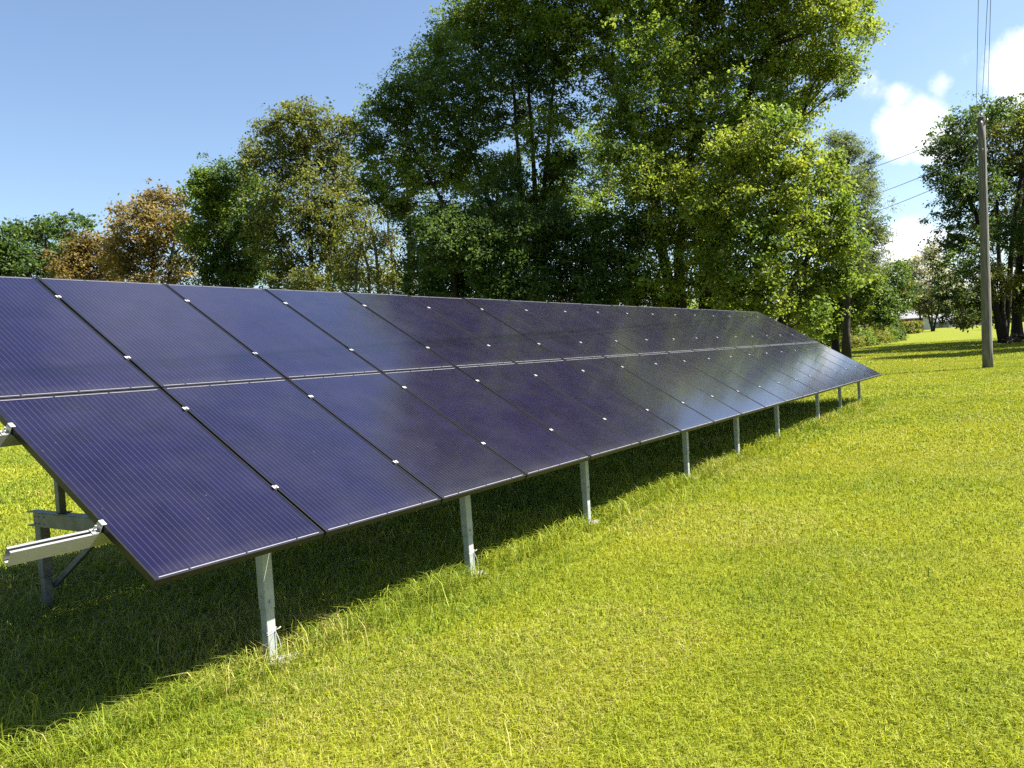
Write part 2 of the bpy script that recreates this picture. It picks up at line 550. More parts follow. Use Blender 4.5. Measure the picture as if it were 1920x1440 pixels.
def sector(r0, r1, dens, a0=-42, a1=47):
    yaw = math.atan2(FWD[1], FWD[0])
    area = .5 * (r1 ** 2 - r0 ** 2) * math.radians(a1 - a0)
    n = int(area * dens)
    r = np.sqrt(RNG.uniform(r0 ** 2, r1 ** 2, n)); a = yaw + np.radians(RNG.uniform(a0, a1, n))
    return CAM[0] + r * np.cos(a), CAM[1] + r * np.sin(a), n


def build_grass():
    Vs = []; Ts = []
    for (r0, r1, dens, h0, h1, wd) in ((0.6, 4.5, 9000, .018, .055, .0040), (4.5, 7, 5200, .018, .055, .0050), (7, 12, 2300, .02, .06, .0075),
                                       (12, 22, 950, .025, .065, .014), (22, 45, 340, .03, .07, .018), (45, 90, 70, .04, .09, .038)):
        x, y, n = sector(r0, r1, dens, *((-85, 70) if r1 < 8 else (-66, 54) if r1 < 23 else (-48, 47)))
        z = gz(x, y)
        shade = (y > .15) & (y < 4.4) & (x > -.4) & (x < 19)      # uncut under the array
        h = RNG.uniform(h0, h1, n) * (.75 + .6 * vnoise(x * 1.4, y * 1.4, 9))
        h = np.where(shade, h * RNG.uniform(1.5, 4.5, n), h)
        keep = ~(shade & (RNG.random(n) < .12))
        keep &= ~((vnoise(x * 4.1, y * 4.1, 12) * .6 + vnoise(x * 9.0, y * 9.0, 13) * .4 < .27) & (RNG.random(n) < .45))
        for X in POST_X:                                          # bare ground round each concrete footing
            keep &= np.hypot((x - X * S - .05) / 1.15, y - .36 * S + .05) > .085 + .06 * RNG.random(n)
        x, y, z, h = x[keep], y[keep], z[keep], h[keep]; n = len(x)
        V, T = blades(np.stack([x, y, z], 1), h, wd * RNG.uniform(.6, 1.3, n), grass_tint(x, y, n, (y > -.25) & (y < 4.4) & (x > -1.5) & (x < 19) & (RNG.random(n) < .8)), 1.5)  # most blades under and around the array take the shade-darkened green
        Vs.append(V); Ts.append(T)
    # longer untrimmed blades along the posts, in the shade edge and in tufts on the open lawn
    px = []; py = []; hh = []
    for k in range(230):
        cx = RNG.uniform(-1.2, 18); cy = RNG.normal(.55, .38)
        m = RNG.integers(5, 18); px.append(cx + RNG.normal(0, .09, m)); py.append(cy + RNG.normal(0, .09, m)); hh.append(RNG.uniform(.10, .27, m))
    for X in POST_X:
        m = 26; px.append(X * S + RNG.normal(-.12, .14, m)); py.append(.40 * S + RNG.normal(0.14, .10, m)); hh.append(RNG.uniform(.03, .10, m))
    for k in range(420):
        r = math.sqrt(RNG.uniform(2.6 ** 2, 15 ** 2)); a = math.atan2(FWD[1], FWD[0]) + math.radians(RNG.uniform(-40, 12))
        m = RNG.integers(3, 14); px.append(CAM[0] + r * math.cos(a) + RNG.normal(0, .07, m)); py.append(CAM[1] + r * math.sin(a) + RNG.normal(0, .07, m)); hh.append(RNG.uniform(.07, .17, m))
    x = np.concatenate(px); y = np.concatenate(py); h = np.concatenate(hh); n = len(x)
    T = grass_tint(x, y, n)
    V, T = blades(np.stack([x, y, gz(x, y)], 1), h, RNG.uniform(.003, .007, n), T, 1.0)
    Vs.append(V); Ts.append(T)
    me = quads_mesh('grass', np.concatenate(Vs), 4, M_grass, np.concatenate(Ts))
    tag(put(bpy.data.objects.new('grass', me)), 'short sunlit yellow green lawn grass with longer tufts below the panels', 'grass', kind='stuff')


POST_X = [.88, 2.72, 4.53, 6.99, 8.82, 10.78, 13.38, 15.27, 17.23]
build_grass()

# ------------------------------------------------------------------ the solar array
TILT = 0.543219391
LROW = 1.568162676 * S
PW = S - .016
PL = LROW - .008
NCOL = 18
CT, ST = math.cos(TILT), math.sin(TILT)
R_T = Matrix.Rotation(TILT, 4, 'X')


def build_array():
    base = Vector((9 * S, 1.4 * S, float(gz(9 * S, 1.4 * S))))
    root = empty('solar_array', base)
    tag(root, 'long ground mounted solar array of two rows of dark blue panels on steel posts', 'solar array')
    M_glass = glass_mat()

    def w(X, d, h=0.0):
        """point on the tilted plane: X metres along, d metres up the slope, h metres off the plane; local to root"""
        return Vector((X, d * CT - h * ST, ZG + d * ST + h * CT)) - base
    # one panel and its sub-parts
    H = .036; LP = .011
    f = MB()
    f.box((0, 0, -H), (LP, PL, 0), 0, None, .0012); f.box((PW - LP, 0, -H), (PW, PL, 0), 0, None, .0012)
    f.box((LP, 0, -H), (PW - LP, .008, -.0003), 0, None, .0012); f.box((LP, PL - .008, -H), (PW - LP, PL, -.0003), 0, None, .0012)
    frame_me = f.mesh('solar_panel', M_frame)
    g = MB(); g.box((LP - .002, .006, -.008), (PW - LP + .002, PL - .006, -.002)); glass_me = g.mesh('cell_sheet', M_glass)
    cw = (PW - .044) / 6

    def rib(r, c0, c1, y):
        r.box((.022 + c0 * cw + .006, y - .0024, -.0022), (.022 + c1 * cw - .006, y + .0024, -.0012))
    r1 = MB(); r2 = MB()
    for a, b_ in ((0, 1), (1, 3), (3, 5), (5, 6)): rib(r1, a, b_, .0155)
    for a, b_ in ((0, 2), (2, 4), (4, 6)): rib(r2, a, b_, PL - .0155)
    rib_mes = [q.mesh('silver_ribbon', M_silver) for q in (r1, r2)]
    for row in range(2):
        for c in range(NCOL):
            p = bpy.data.objects.new('solar_panel', frame_me); put(p, root)
            jit = random.uniform(-.0015, .0015)
            p.location = w(c * S + .008, row * LROW + .004, jit)
            p.rotation_euler = (TILT + random.uniform(-.002, .002), random.uniform(-.0015, .0015), 0)
            put(bpy.data.objects.new('cell_sheet', glass_me), p)
            for q in rib_mes: put(bpy.data.objects.new('silver_ribbon', q), p)
    rails = [.437 * S, 1.30 * S, 1.94 * S, 2.82 * S]
    # clamps between neighbouring panels
    k = MB()
    k.box((-.018, -.013, .002), (-.006, .013, .0055), 0, None, .001); k.box((.006, -.013, .002), (.018, .013, .0055), 0, None, .001)
    k.box((-.006, -.013, -.03), (-.004, .013, .0055)); k.box((.004, -.013, -.03), (.006, .013, .0055))
    k.box((-.004, -.013, -.03), (.004, .013, -.026))
    clamp_me = k.mesh('panel_clamp', M_clamp)
    b = MB(); b.tube([(0, 0, -.026), (0, 0, .004)], .0034, 6); b.tube([(0, 0, .004), (0, 0, .009)], .0055, 6); bolt_me = b.mesh('bolt', M_clamp)
    for X in range(1, NCOL):
        for d in rails:
            o = put(bpy.data.objects.new('panel_clamp', clamp_me), root); o.location = w(X * S, d + random.uniform(-.006, .006), .0015); o.rotation_euler = (TILT, 0, 0)
            put(bpy.data.objects.new('bolt', bolt_me), o)
    # end clamps (Z brackets) on the outer edges
    e = MB()
    e.box((-.006, -.019, .0015), (.014, .019, .006), 0, None, .001); e.box((-.010, -.019, -H - .004), (-.006, .019, .006), 0, None, .0008); e.box((-.045, -.019, -H - .004), (-.010, .019, -H), 0, None, .001)
    e.box((-.013, -.019, -.016), (-.010, .019, -.004))
    end_me = e.mesh('end_clamp', M_clamp)
    b2 = MB(); b2.tube([(-.028, 0, -H), (-.028, 0, -H + .012)], .009, 6); b2.tube([(-.028, 0, -H + .012), (-.028, 0, -H + .03)], .005, 6)
    ebolt = b2.mesh('bolt', M_clamp)
    for d in rails:
        for X, flip in ((.008, 0), (NCOL * S - .008, math.pi)):
            o = put(bpy.data.objects.new('end_clamp', end_me), root); o.location = w(X, d, 0)
            q = Matrix.Rotation(TILT, 3, 'X') @ Matrix.Rotation(flip, 3, 'Z'); o.rotation_euler = q.to_euler()
            put(bpy.data.objects.new('bolt', ebolt), o)
    # rails: open channel with two lips, running the whole length below the frames
    hw = .021; t = .004; hh = .072
    prof = [(-hw, -hh), (hw, -hh), (hw, 0), (.008, 0), (.008, -t), (hw - t, -t), (hw - t, -hh + t), (-hw + t, -hh + t), (-hw + t, -t), (-.008, -t), (-.008, 0), (-hw, 0)]
    for i, d in enumerate(rails):
        m = MB(); x0 = -.385 * S; x1 = NCOL * S + .03
        n = len(prof)
        V = [(x0, y, z) for y, z in prof] + [(x1, y, z) for y, z in prof]
        F = [(j, (j + 1) % n, n + (j + 1) % n, n + j) for j in range(n)]
        for q in ((0, 1, 6, 7), (1, 2, 5, 6), (2, 3, 4, 5), (7, 8, 11, 0), (8, 9, 10, 11)):
            F.append(q[::-1]); F.append(tuple(n + v for v in q))
        m.add(V, F)
        o = m.build('mounting_rail', M_alu, root); o.location = w(0, d, -H - .005); o.rotation_euler = (TILT, 0, 0)
    # bents: front post, rear post, cross beam, strut, brace, rafter
    yf, yr = .36 * S, 2.62 * S
    below = -H - .005 - hh
    for i, X in enumerate(POST_X):
        x = X * S
        zf = float(gz(x, yf)); zr = float(gz(x, yr))
        tl = ZG + (yf / CT) * ST - .105         # underside of the rafter at the front post
        bt = ZG + .005                           # top of cross beam

        def L(*p): return Vector(p) - base
        pm = MB(); pm.box((-.034, -.030, .30), (.034, .030, tl - zf), 0, None, .004)
        post = pm.build('support_post', M_galv, root, L(x, yf, zf)); post.rotation_euler = (random.uniform(-.01, .01), random.uniform(-.012, .012), random.uniform(-.06, .06))
        sm = MB(); sm.box((-.030, -.026, -.15), (.030, .026, .32), 0, None, .003); sm.build('post_stub', M_galv, post)
        bm_ = MB()
        bm_.tube([(0, -.030, .345), (0, -.038, .345)], .009, 6); bm_.tube([(-.034, 0, .375), (-.042, 0, .375)], .009, 6)
        bm_.build('bolt', M_galv, post)
        tm = MB(); zz = .17
        ring = [(-.031, -.027, zz - .012), (.0, -.028, zz - .004), (.031, -.027, zz + .006), (.032, .0, zz + .012), (.031, .027, zz + .012), (-.031, .027, zz), (-.031, -.027, zz - .012)]
        tm.tube(ring, .0030, 5, cap=False); tm.tube([(a_, b_, c_ + .012) for a_, b_, c_ in ring], .0030, 5, cap=False)
        tm.tube([(.028, -.028, zz + .006), (.045, -.034, zz + .010), (.062, -.028, zz + .012)], .0032, 5)
        tm.tube([(.02, -.03, zz), (.03, -.045, zz - .05), (.035, -.055, zz - .12)], .003, 5)
        if i < 2: tm.build('tie_wire', M_white, post)
        cm = MB(); rr = random.Random(i)
        n_ = 14; top = []; bot = []
        for k_ in range(n_):
            a = 2 * math.pi * k_ / n_; q = .095 * rr.uniform(.6, 1.3)
            top.append((.05 + q * math.cos(a), -.03 + q * .8 * math.sin(a), .002 + rr.uniform(-.010, .010))); bot.append((.05 + q * 1.1 * math.cos(a), -.03 + q * .9 * math.sin(a), -.06))
        cm.add(top + bot + [(.05, -.03, .022)], [(k_, (k_ + 1) % n_, 2 * n_) for k_ in range(n_)] + [(k_ + n_, (k_ + 1) % n_ + n_, (k_ + 1) % n_, k_) for k_ in range(n_)])
        cm.build('footing', M_conc, post)
        rm = MB(); rm.box((-.036, -.036, .26), (.036, .036, bt - .01 - zr), 0, None, .004)
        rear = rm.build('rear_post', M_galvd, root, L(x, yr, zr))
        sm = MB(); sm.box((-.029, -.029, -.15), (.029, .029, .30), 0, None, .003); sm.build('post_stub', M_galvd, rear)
        # cross beam: an I-section along Y
        cb = MB(); y0 = yf + .040; y1 = yr + .13
        cb.box((-.036, y0, bt - .007), (.036, y1, bt), 0); cb.box((-.036, y0, bt - .105), (.036, y1, bt - .098), 0); cb.box((-.042, y0, bt - .0978), (-.037, y1 - .10, bt - .0072), 0)
        cb.box((.030, y0, bt - .0978), (.035, y1, bt - .0072), 0)
        for dy in (.0, -.05, -.12):
            cb.tube([(-.042, y1 - .12 + dy, bt - .03), (-.047, y1 - .12 + dy, bt - .03)], .006, 6); cb.tube([(-.042, y1 - .12 + dy, bt - .08), (-.047, y1 - .12 + dy, bt - .08)], .006, 6)
        cb.v = [v - np.array(base) + np.array([x, 0, 0]) for v in cb.v]
        # keep the web plate of the beam clear of the post
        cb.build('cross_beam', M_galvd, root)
        sy = 2.36 * S
        st = MB(); st.bar(L(x, sy, bt + .001), L(x, sy, ZG + sy * ST / CT + (below - .075) / CT), .05, .05, 0, (0, 1, 0)); st.box(tuple(L(x - .05, sy - .05, bt + .0005)), tuple(L(x + .05, sy + .05, bt + .008)))
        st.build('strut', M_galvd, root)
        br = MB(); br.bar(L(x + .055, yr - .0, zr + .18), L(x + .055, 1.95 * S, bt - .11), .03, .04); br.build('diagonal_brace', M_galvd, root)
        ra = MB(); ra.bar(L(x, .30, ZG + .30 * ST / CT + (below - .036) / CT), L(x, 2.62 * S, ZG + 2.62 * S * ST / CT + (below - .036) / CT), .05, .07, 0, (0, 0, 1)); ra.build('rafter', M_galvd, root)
    return root


build_array()

# ------------------------------------------------------------------ trees
DENS = 2.2
PAL = {
    'dark': [(.036, .068, .022), (.062, .108, .031), (.098, .150, .042)],
    'green': [(.076, .130, .026), (.132, .198, .038), (.210, .265, .054)],
    'bright': [(.100, .150, .026), (.172, .226, .038), (.255, .295, .060)],
    'olive': [(.068, .086, .028), (.118, .138, .042), (.176, .188, .064)],
    'orange': [(.112, .092, .038), (.190, .146, .058), (.262, .205, .090)],
    'rust': [(.100, .078, .034), (.165, .118, .048), (.190, .156, .064)],
    'grey': [(.170, .175, .140), (.260, .260, .205), (.340, .335, .270)],
    'pine': [(.060, .088, .050), (.096, .130, .066), (.155, .188, .085)],
    'yellow': [(.110, .132, .030), (.180, .200, .044), (.250, .256, .068)],
}


def leaves(centers, radii, per, lsize, pal, rng, aspect=.6, flat=.6, droop=0.):
    """leaf quads around twig centres"""
    n = len(centers) * per
    C = np.repeat(centers, per, 0); R = np.repeat(radii, per)
    off = rng.normal(0, .30, (n, 3)); off[:, 2] *= flat
    P = C + off * R[:, None]
    P[:, 2] -= droop * np.hypot(off[:, 0], off[:, 1]) * R
    nrm = rng.normal(0, .60, (n, 3)); nrm[:, 2] += .62
    nrm /= np.linalg.norm(nrm, axis=1)[:, None]
    d = rng.normal(0, 1, (n, 3)); d[:, 2] -= .3
    d -= nrm * (d * nrm).sum(1)[:, None]; d /= np.linalg.norm(d, axis=1)[:, None] + 1e-9
    s = np.cross(nrm, d)
    L = lsize * rng.uniform(.65, 1.3, n) * np.repeat(rng.uniform(.7, 1.3, len(centers)), per); W = L * aspect
    mid = P + d * (L * .45)[:, None]
    V = np.stack([P, mid + s * (W / 2)[:, None] + nrm * (L * .08)[:, None], P + d * L[:, None] - nrm * (L * .10)[:, None], mid - s * (W / 2)[:, None] + nrm * (L * .08)[:, None]], 1)
    pal = np.array(pal)
    t = np.clip(np.repeat(rng.normal(.5, .24, len(centers)), per) + rng.normal(0, .12, n), 0, .999) * (len(pal) - 1)
    i = np.floor(t).astype(int); f = (t - i)[:, None]
    T = (pal[i] * (1 - f) + pal[i + 1] * f) * rng.uniform(.88, 1.12, n)[:, None]
    return V, T


def curve(a, b, sag, n=6, rng=None, wob=.0):
    t = np.linspace(0, 1, n)[:, None]
    P = a + (b - a) * t
    P[:, 2] += (np.sin(t[:, 0] * math.pi) * sag)
    if rng is not None and wob: P[1:-1] += rng.normal(0, wob, (n - 2, 3))
    return P


def tree(name, label, cat, D, stems, lobes, pal, dens=2.6, lsize=.13, per=16, trad=.25, clump=.5, seed=1, bark=None, group=None,
         aspect=.6, depth=.8, twigs=.5, flat=.6, droop=0., top_frac=1.0, mix2=None):
    """stems: photo-pixel polylines from the ground up, at depth D; lobes: (px, py, radius px[, depth offset in m])"""
    rng = np.random.default_rng(seed)
    sc = D / FPX
    cx = np.mean([l[0] for l in lobes])
    half = max(abs(l[0] - cx) + l[2] for l in lobes) * sc
    g = at(stems[0][0][0], stems[0][0][1], D)
    base = np.array([g[0], g[1], float(gz(g[0], g[1]))])
    root = empty(name, tuple(base)); tag(root, label, cat, group)
    tm = MB(); tips = []
    for st in stems:
        P = [at(p[0], p[1], D) for p in st]
        P[0] = np.array([P[0][0], P[0][1], float(gz(P[0][0], P[0][1])) - .12])
        P = np.array(P)
        # refine
        Q = [P[0]]
        for a, b_ in zip(P[:-1], P[1:]):
            for k in range(1, 5): Q.append(a + (b_ - a) * k / 4 + (rng.normal(0, trad * .10, 3) if k < 4 else 0))
        Q = np.array(Q)
        tt = np.linspace(0, 1, len(Q)); rad = trad * (1 - .72 * tt) * (st_w if (st_w := 1.0 / math.sqrt(len(stems))) else 1)
        rad[0] *= 1.5; rad[1] *= 1.12
        tm.tube(Q, rad, 9)
        tips.append((Q, rad))
    allV = []; allT = []
    for l in lobes:
        dz = l[3] if len(l) > 3 else rng.uniform(-depth, depth) * half * .6
        c = at(l[0], l[1], D + dz); r = l[2] * sc
        # limb from the nearest stem to the lobe
        best = None
        for Q, rad in tips:
            lo = c[2] - 1.1 * r
            dd = np.linalg.norm(Q - c, axis=1) + np.where(Q[:, 2] > c[2] - .1 * r, 3 * r, 0)
            j = int(np.argmin(dd))
            if best is None or dd[j] < best[0]: best = (dd[j], Q[j], rad[j])
        ra = min(best[2] * .62, max(.03, r * .05))
        limb = curve(best[1], c, .12 * np.linalg.norm(c - best[1]) * rng.uniform(-.4, 1), 7, rng, r * .04)
        tm.tube(limb, np.linspace(ra, ra * .3, 7), 6, cap=False)
        # twig centres, mostly in the outer shell
        area = math.pi * r * r
        nleaf = DENS * dens * area / (lsize * lsize * aspect * .55)
        nc = max(4, int(nleaf / per))
        v = rng.normal(0, 1, (nc, 3)); v /= np.linalg.norm(v, axis=1)[:, None]
        rr = rng.uniform(.12, 1.0, nc) ** .55 * (1 + .12 * rng.normal(0, 1, nc))
        rr = np.where(rng.random(nc) < .10, rng.uniform(1.0, 1.42, nc), rr)
        cc = c + v * (rr * r)[:, None] * (np.array([1, 1, .88]) * rng.uniform(.8, 1.22, 3))
        if twigs > 0:
            k = min(nc, int(26 * twigs) + 4)
            for q in cc[:k]:
                a = limb[rng.integers(3, 7)]
                tm.tube(curve(a, q, rng.uniform(-.02, .12) * r, 4, rng, r * .03), np.linspace(ra * .4, ra * .10 + .004, 4), 4, cap=False)
        V, T = leaves(cc, clump * rng.uniform(.6, 1.3, nc), per, lsize, PAL[mix2] if (mix2 and rng.random() < .45) else PAL[pal], rng, aspect, flat, droop)
        allV.append(V); allT.append(T)
    o = tm.build('trunk', bark or M_bark, root, smooth=True)
    o.data.transform(Matrix.Translation(-Vector(base)))
    V = np.concatenate(allV) - base
    me = quads_mesh('crown', V, 4, M_leaf, np.concatenate(allT))
    put(bpy.data.objects.new('crown', me), root)
    return root


GT = 'trees behind the array'
# left end
tree('leafy_tree', 'rounded mid green tree at the far left of the tree line', 'tree', 62, [[(85, 600), (88, 500), (85, 450)]],
     [(80, 432, 30), (42, 440, 34), (122, 425, 26), (157, 418, 17), (30, 480, 40), (90, 480, 45), (0, 470, 36), (140, 470, 36), (60, 530, 50), (-40, 490, 40), (120, 530, 40), (0, 530, 40)], 'dark', seed=21, lsize=.26, per=28, clump=0.92, group=GT)
tree('autumn_tree', 'low rusty orange tree between the far left green tree and the taller orange tree', 'tree', 50, [[(165, 620), (160, 520), (160, 480)]],
     [(150, 468, 32), (192, 468, 34), (128, 498, 34), (182, 508, 42), (215, 490, 30), (140, 540, 40), (200, 545, 40)], 'rust', seed=22, lsize=.2, per=28, clump=0.75, dens=2.2, group=GT)
tree('autumn_tree', 'taller orange brown tree with turning leaves', 'tree', 46, [[(290, 630), (286, 500), (292, 400)], [(292, 630), (320, 500), (330, 430)]],
     [(290, 368, 28), (322, 380, 32), (258, 400, 36), (300, 425, 55), (248, 455, 36), (340, 440, 38), (278, 495, 45), (335, 500, 36), (230, 500, 32), (232, 425, 28), (222, 465, 30), (270, 540, 40), (330, 545, 36)], 'orange', seed=23, lsize=.17, per=28, clump=0.63, dens=1.7, mix2='rust', group=GT)
tree('leafy_tree', 'dense dark green tree just right of the orange tree', 'tree', 43, [[(430, 640), (428, 480), (425, 360)]],
     [(420, 338, 42), (378, 342, 30), (462, 348, 34), (400, 380, 45), (425, 420, 62), (478, 438, 52), (395, 480, 48), (480, 500, 48), (430, 520, 50), (365, 440, 28), (505, 380, 30)], 'dark', seed=24, lsize=.16, per=32, clump=0.63, dens=2.8, mix2='green', group=GT)
tree('leafy_tree', 'tall thin olive brown tree with bare twigs on its top', 'tree', 40, [[(590, 640), (580, 430), (566, 230)], [(592, 640), (620, 420), (630, 290)]],
     [(556, 218, 36), (590, 225, 34), (520, 250, 44), (604, 262, 48), (486, 305, 38), (552, 300, 60), (630, 315, 55), (560, 370, 70), (640, 370, 55), (600, 440, 75), (510, 440, 50), (540, 510, 55), (640, 500, 60), (580, 540, 50), (470, 282, 25), (650, 240, 25)], 'olive', seed=25, lsize=.14, per=26, clump=0.57, dens=1.6, trad=.22, group=GT)
tree('slender_tree', 'thin pale trunked olive tree leaning beside the tall dark multi stemmed tree', 'tree', 37, [[(714, 640), (705, 470), (680, 350)], [(740, 640), (735, 470), (718, 360)], [(660, 640), (668, 500), (690, 400)], [(700, 640), (690, 500), (650, 380)]],
     [(690, 400, 32), (722, 450, 38), (668, 455, 42), (720, 510, 42), (655, 510, 42), (690, 545, 45), (745, 540, 36), (740, 400, 24), (650, 400, 28)], 'olive', seed=26, lsize=.12, per=20, clump=0.57, dens=1.1, trad=.20, bark=M_palebark, mix2='yellow', group=GT)
tree('slender_tree', 'bare pale trunk showing through the dark multi stemmed tree', 'tree', 41, [[(768, 640), (770, 460), (764, 300)]],
     [(755, 300, 30), (785, 350, 28), (745, 380, 26)], 'olive', seed=27, lsize=.12, per=16, clump=0.57, dens=.6, trad=.26, bark=M_palebark, group=GT)
# the tall multi-stemmed tree
tree('broadleaf_tree', 'very tall dark multi stemmed broadleaf tree left of the big maple', 'tree', 33,
     [[(990, 640), (985, 480), (975, 330), (960, 150)], [(998, 640), (1005, 470), (1000, 300), (985, 80)], [(1004, 640), (1020, 460), (1022, 330), (1040, 120)], [(985, 640), (950, 470), (890, 300), (820, 170)], [(980, 640), (900, 480), (830, 380), (760, 250)]],
     [(872, 48, 62), (838, 78, 42), (925, 20, 75), (985, 45, 80), (1050, 20, 80), (800, 135, 58), (748, 185, 52), (704, 215, 40), (690, 262, 30), (708, 300, 46), (775, 245, 62), (850, 165, 78), (930, 130, 85), (1010, 130, 75), (860, 245, 62), (780, 320, 62), (700, 355, 40), (745, 385, 42), (850, 330, 55), (920, 225, 52), (1060, 110, 60), (930, -70, 80), (1020, -80, 90), (860, -40, 50), (1060, 215, 45), (900, 400, 45), (985, 215, 40), (960, 300, 32), (1050, 300, 36), (830, 400, 40), (930, 315, 42), (985, 380, 40), (1030, 400, 46), (940, 400, 40), (880, 300, 40), (960, 350, 46), (1010, 255, 46), (1040, 340, 44), (990, 440, 52), (905, 350, 44)],
     'green', seed=31, lsize=.118, per=30, clump=.50, dens=1.75, trad=.36, mix2='dark', depth=.7, group=GT)
tree('understory_tree', 'bushy dark green understory tree below the multi stemmed tree', 'tree', 29, [[(850, 640), (850, 520), (845, 450)]],
     [(830, 450, 62), (900, 470, 62), (790, 500, 48), (860, 520, 62), (930, 540, 50), (800, 555, 45), (780, 430, 30), (950, 470, 55), (960, 410, 40), (870, 420, 45)], 'dark', seed=32, lsize=.11, per=32, clump=0.48, dens=2.9, trad=.16, group=GT)
tree('understory_tree', 'dark bushy tree filling the gap beside the big maple trunk', 'tree', 30, [[(1080, 640), (1085, 520), (1095, 450)]],
     [(1010, 480, 60), (1080, 470, 62), (1150, 490, 62), (1060, 540, 58), (1130, 550, 52), (980, 545, 46), (1190, 545, 46), (1130, 425, 36), (1040, 425, 42), (1190, 440, 42)], 'dark', seed=33, lsize=.11, per=32, clump=0.48, dens=2.8, trad=.16, group=GT)
tree('slender_tree', 'sunlit yellow green tree seen through the gap between the two tallest trees', 'tree', 55, [[(1135, 640), (1138, 400), (1142, 280)], [(1125, 640), (1120, 420), (1110, 300)]],
     [(1110, 265, 48), (1145, 300, 42), (1080, 310, 40), (1130, 350, 48), (1070, 370, 42), (1110, 400, 45), (1040, 350, 36)], 'green', seed=34, lsize=.17, per=24, clump=0.69, dens=1.2, trad=.16, bark=M_palebark, group=GT)
# the big maple
tree('maple_tree', 'tallest maple with a thick dark trunk rising past the top edge', 'tree', 31,
     [[(1268, 660), (1272, 480), (1292, 320), (1300, 120), (1310, -60)], [(1278, 520), (1230, 380), (1180, 240), (1140, 120)], [(1285, 400), (1370, 240), (1440, 100), (1480, -20)], [(1300, 590), (1370, 430), (1440, 320), (1500, 220)]],
     [(1140, 35, 95), (1210, -30, 110), (1290, 10, 110), (1390, -20, 120), (1480, 10, 110), (1560, 40, 68), (1600, 20, 42), (1622, 62, 30), (1592, 120, 34), (1582, 165, 24), (1545, 125, 55), (1470, 120, 85), (1390, 120, 95), (1300, 130, 95), (1215, 110, 85), (1145, 150, 60), (1190, 210, 55), (1255, 240, 70), (1345, 225, 85), (1430, 215, 80), (1495, 205, 62), (1400, 290, 72), (1310, 320, 72), (1235, 330, 58), (1190, 400, 55), (1260, 430, 68), (1330, 420, 72), (1225, 500, 58), (1310, 520, 62), (1250, 555, 48), (1200, -150, 130), (1330, -160, 150), (1450, -150, 130), (1550, -90, 80), (1300, -310, 140), (1420, -290, 110), (1120, -70, 80), (1200, -280, 90), (1345, 555, 50), (1170, 300, 45), (1200, 340, 50), (1160, 240, 40), (1230, 280, 45), (1280, 360, 60)],
     'green', seed=41, lsize=.124, per=32, clump=.52, dens=1.65, trad=.48, mix2='bright', depth=.7, group=GT)
tree('maple_tree', 'broad sunlit yellow green maple whose leaves hang to the array end', 'tree', 27.5,
     [[(1415, 680), (1418, 540), (1440, 430), (1455, 330)], [(1425, 620), (1490, 520), (1540, 450)]],
     [(1425, 300, 62), (1490, 320, 66), (1535, 345, 46), (1385, 370, 66), (1460, 395, 82), (1540, 410, 56), (1575, 385, 28), (1400, 460, 76), (1500, 470, 78), (1570, 460, 38), (1360, 530, 60), (1440, 540, 66), (1520, 545, 60), (1572, 530, 38), (1480, 590, 44), (1530, 595, 32), (1410, 590, 36), (1340, 460, 48), (1590, 440, 24), (1590, 510, 24), (1370, 280, 50, -1), (1450, 235, 46, -1), (1330, 400, 50, -1), (1560, 300, 26)],
     'green', seed=42, lsize=.125, per=34, clump=0.52, dens=1.9, trad=.27, mix2='bright', depth=.6, group=GT)
tree('conifer_tree', 'grey green feathery tree with upswept tips beyond the sunlit maple', 'tree', 50, [[(1585, 640), (1588, 450), (1590, 270)]],
     [(1582, 262, 22), (1600, 285, 26), (1570, 300, 30), (1632, 300, 14), (1618, 330, 28), (1590, 350, 40), (1630, 365, 24), (1600, 400, 44), (1640, 430, 26), (1655, 448, 14), (1615, 455, 40), (1590, 490, 44), (1640, 490, 24), (1560, 260, 18)], 'pine', seed=43, lsize=.16, per=32, clump=0.69, dens=1.5, aspect=.3, trad=.22, flat=.45, group=GT)
tree('leafy_tree', 'small dark tree with a short trunk just past the array end', 'tree', 56, [[(1566, 668), (1566, 600), (1568, 530)]],
     [(1560, 545, 48), (1610, 525, 42), (1645, 560, 34), (1590, 505, 36), (1520, 590, 38), (1600, 580, 42), (1655, 595, 26), (1555, 595, 40), (1635, 520, 26), (1668, 570, 20)], 'dark', seed=44, lsize=.17, per=30, clump=0.69, dens=2.6, mix2='green', trad=.28, depth=.7)
tree('leafy_tree', 'brownish green tree behind the shrubs left of the sparse grey tree', 'tree', 105, [[(1680, 630), (1680, 590), (1682, 540)]],
     [(1682, 515, 30), (1665, 545, 32), (1695, 550, 26), (1672, 578, 30), (1655, 585, 26), (1640, 560, 28), (1690, 500, 16)], 'dark', seed=45, lsize=.34, per=28, clump=1.26, dens=2.2, mix2='olive', trad=.3)
tree('sparse_tree', 'sparse grey leaved tree standing alone on the far lawn', 'tree', 150, [[(1748, 626), (1747, 580), (1748, 530), (1750, 480)], [(1748, 585), (1770, 540), (1780, 510)], [(1748, 585), (1728, 545), (1715, 510)]],
     [(1742, 480, 22), (1760, 505, 26), (1722, 500, 26), (1745, 535, 30), (1780, 525, 22), (1708, 530, 22), (1735, 565, 26), (1770, 560, 24), (1795, 540, 14), (1750, 465, 14)], 'grey', seed=46, lsize=.38, per=18, clump=1.72, dens=1.45, trad=.30, twigs=1.5)
tree('sparse_tree', 'short dark trunked tree beside the red brick wall', 'tree', 152, [[(1726, 624), (1726, 600), (1722, 570)]],
     [(1724, 572, 17), (1712, 570, 12), (1736, 582, 11), (1718, 556, 15)], 'olive', seed=47, lsize=.38, per=18, clump=1.49, dens=1.0, trad=.30)
